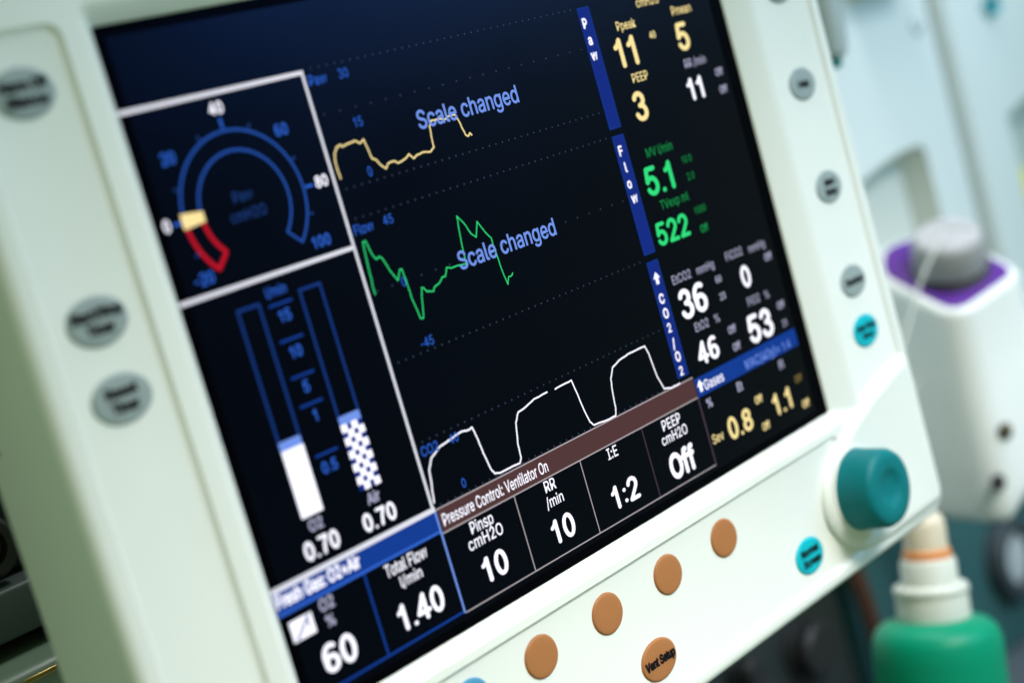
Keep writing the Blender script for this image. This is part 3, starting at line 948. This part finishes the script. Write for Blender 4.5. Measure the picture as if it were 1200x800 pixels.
# ports on the right-hand front face and a small printed mark on the left one
def face_disc(px, name, mat, r, dep, nrm):
    bm = bmesh.new()
    lathe(bm, [(r * 1.15, -1.0), (r * 1.15, 0.8), (r, 1.2), (r * 0.9, dep)], px, nrm, 28)
    return vpart(bm, name, mat)
NF = (-0.308, -0.951, 0.0)
face_disc((580.8, 75.8, -321.7), 'filler_port', BLACK, 4.6, 1.0, NF)
o_ = face_disc((566.5, 80.4, -349.5), 'drain_port', BLACK, 4.6, 1.0, NF)
bm = bmesh.new()
lathe(bm, [(2.6, 1.0), (2.3, 2.2), (1.0, 2.6)], (581.5, 75.6, -319.5), NF, 20)
vpart(bm, 'port_screw', BRASS)
bm = bmesh.new()
lathe(bm, [(3.2, -1.0), (3.2, 1.2), (2.4, 2.0)], (579.5, 122.5, -283.2), (-0.93, 0.37, 0), 20)
vpart(bm, 'tether_eye', GREYTUBE)
bm = bmesh.new()
box(bm, 600, 655, 120, 199.6, -340, -262, 4)
vpart(bm, 'mounting_block', WHITE_B)

# ------------------------------------------------------------------ small loose things
bm = bmesh.new()
tube(bm, smooth_path([tuple(dc + NH2 * 26.6 + AH * -1 + BH2 * 2), (578, 84, -196.5), (566, 89, -208), (556, 97, -225), (543, 103, -246), (528, 110, -268), (520, 117, -290), (535, 122, -300), (577.6, 123.0, -283.2)], 8), 1.05, 10)
cord = finish(bm, 'tether_cord', CORD)
tag(cord, 'thin white cord hanging from the grey vaporizer dial', 'cord')

# green bottle leaning at the right below the display
BA = Vector((19, -2, 90)).normalized()
B0 = Vector((430.8, 58.5, -383.1))
bot = thing('spray_bottle', 'green plastic bottle with stepped ivory spray cap below the display', 'bottle', tuple(B0 - BA * 155))
def bpart(prof, name, mat, cap0=True, cap1=True, n=56, parent=None):
    bm = bmesh.new()
    lathe(bm, prof, tuple(B0), tuple(BA), n, cap0, cap1)
    o = finish(bm, name, mat, None, 40)
    for v in o.data.vertices:
        v.co -= (B0 - BA * 155) * MM
    o.parent = parent or bot
    return o
bpart([(28, -154), (33, -152), (34.5, -147), (35, -60), (35, -15), (34.4, -6), (32.4, -0.5), (28.5, 3.2), (22.5, 5.4), (20, 6.0)], 'bottle_body', GREEN)
cp = bpart([(19.4, 2), (19.8, 4), (19.3, 18), (18.6, 20.5), (17.6, 21)], 'cap_collar', CAP)
bpart([(19.4, 19.0), (20.1, 20.0), (20.1, 22.4), (19.0, 23.8), (15.5, 24.4)], 'collar_rim', CAP, parent=cp)
bpart([(15.2, 23), (14.8, 36.5), (13.8, 38.0), (11.8, 38.4)], 'cap_neck', CAP)
bpart([(13.0, 37.6), (13.0, 42.0), (11.8, 43.4)], 'orange_ring', ORANGE)
bpart([(11.8, 40), (11.5, 55), (10.4, 60), (8.2, 62.2), (4, 62.8)], 'nozzle', TIP)

# hanging grey tube with teal tip at the top edge
bm = bmesh.new()
lathe(bm, [(8.6, 120), (8.8, 40), (8.0, 12), (6.8, 6), (4.0, 4.6)], (500.6, 76, -80.3), (0.12, 0, 0.99), 36)
syr = thing('hanging_tube', 'tapered grey tube with a teal tip hanging beside the display', 'tube', (500.6, 76, -80.3))
o = finish(bm, 'tube_barrel', GREYTUBE)
bm = bmesh.new()
lathe(bm, [(2.2, -1), (3.2, 0.5), (3.2, 5)], (500.6, 76, -80.3), (0.12, 0, 0.99), 24)
o2 = finish(bm, 'tube_tip', TEALTIP)
bm = bmesh.new()
box(bm, 505, 525, 66, 199.8, 30, 42, 2)
o3 = finish(bm, 'tube_hook', STEEL)
for q_ in (o, o2, o3):
    for v in q_.data.vertices:
        v.co -= Vector((500.6, 76, -80.3)) * MM
    q_.parent = syr
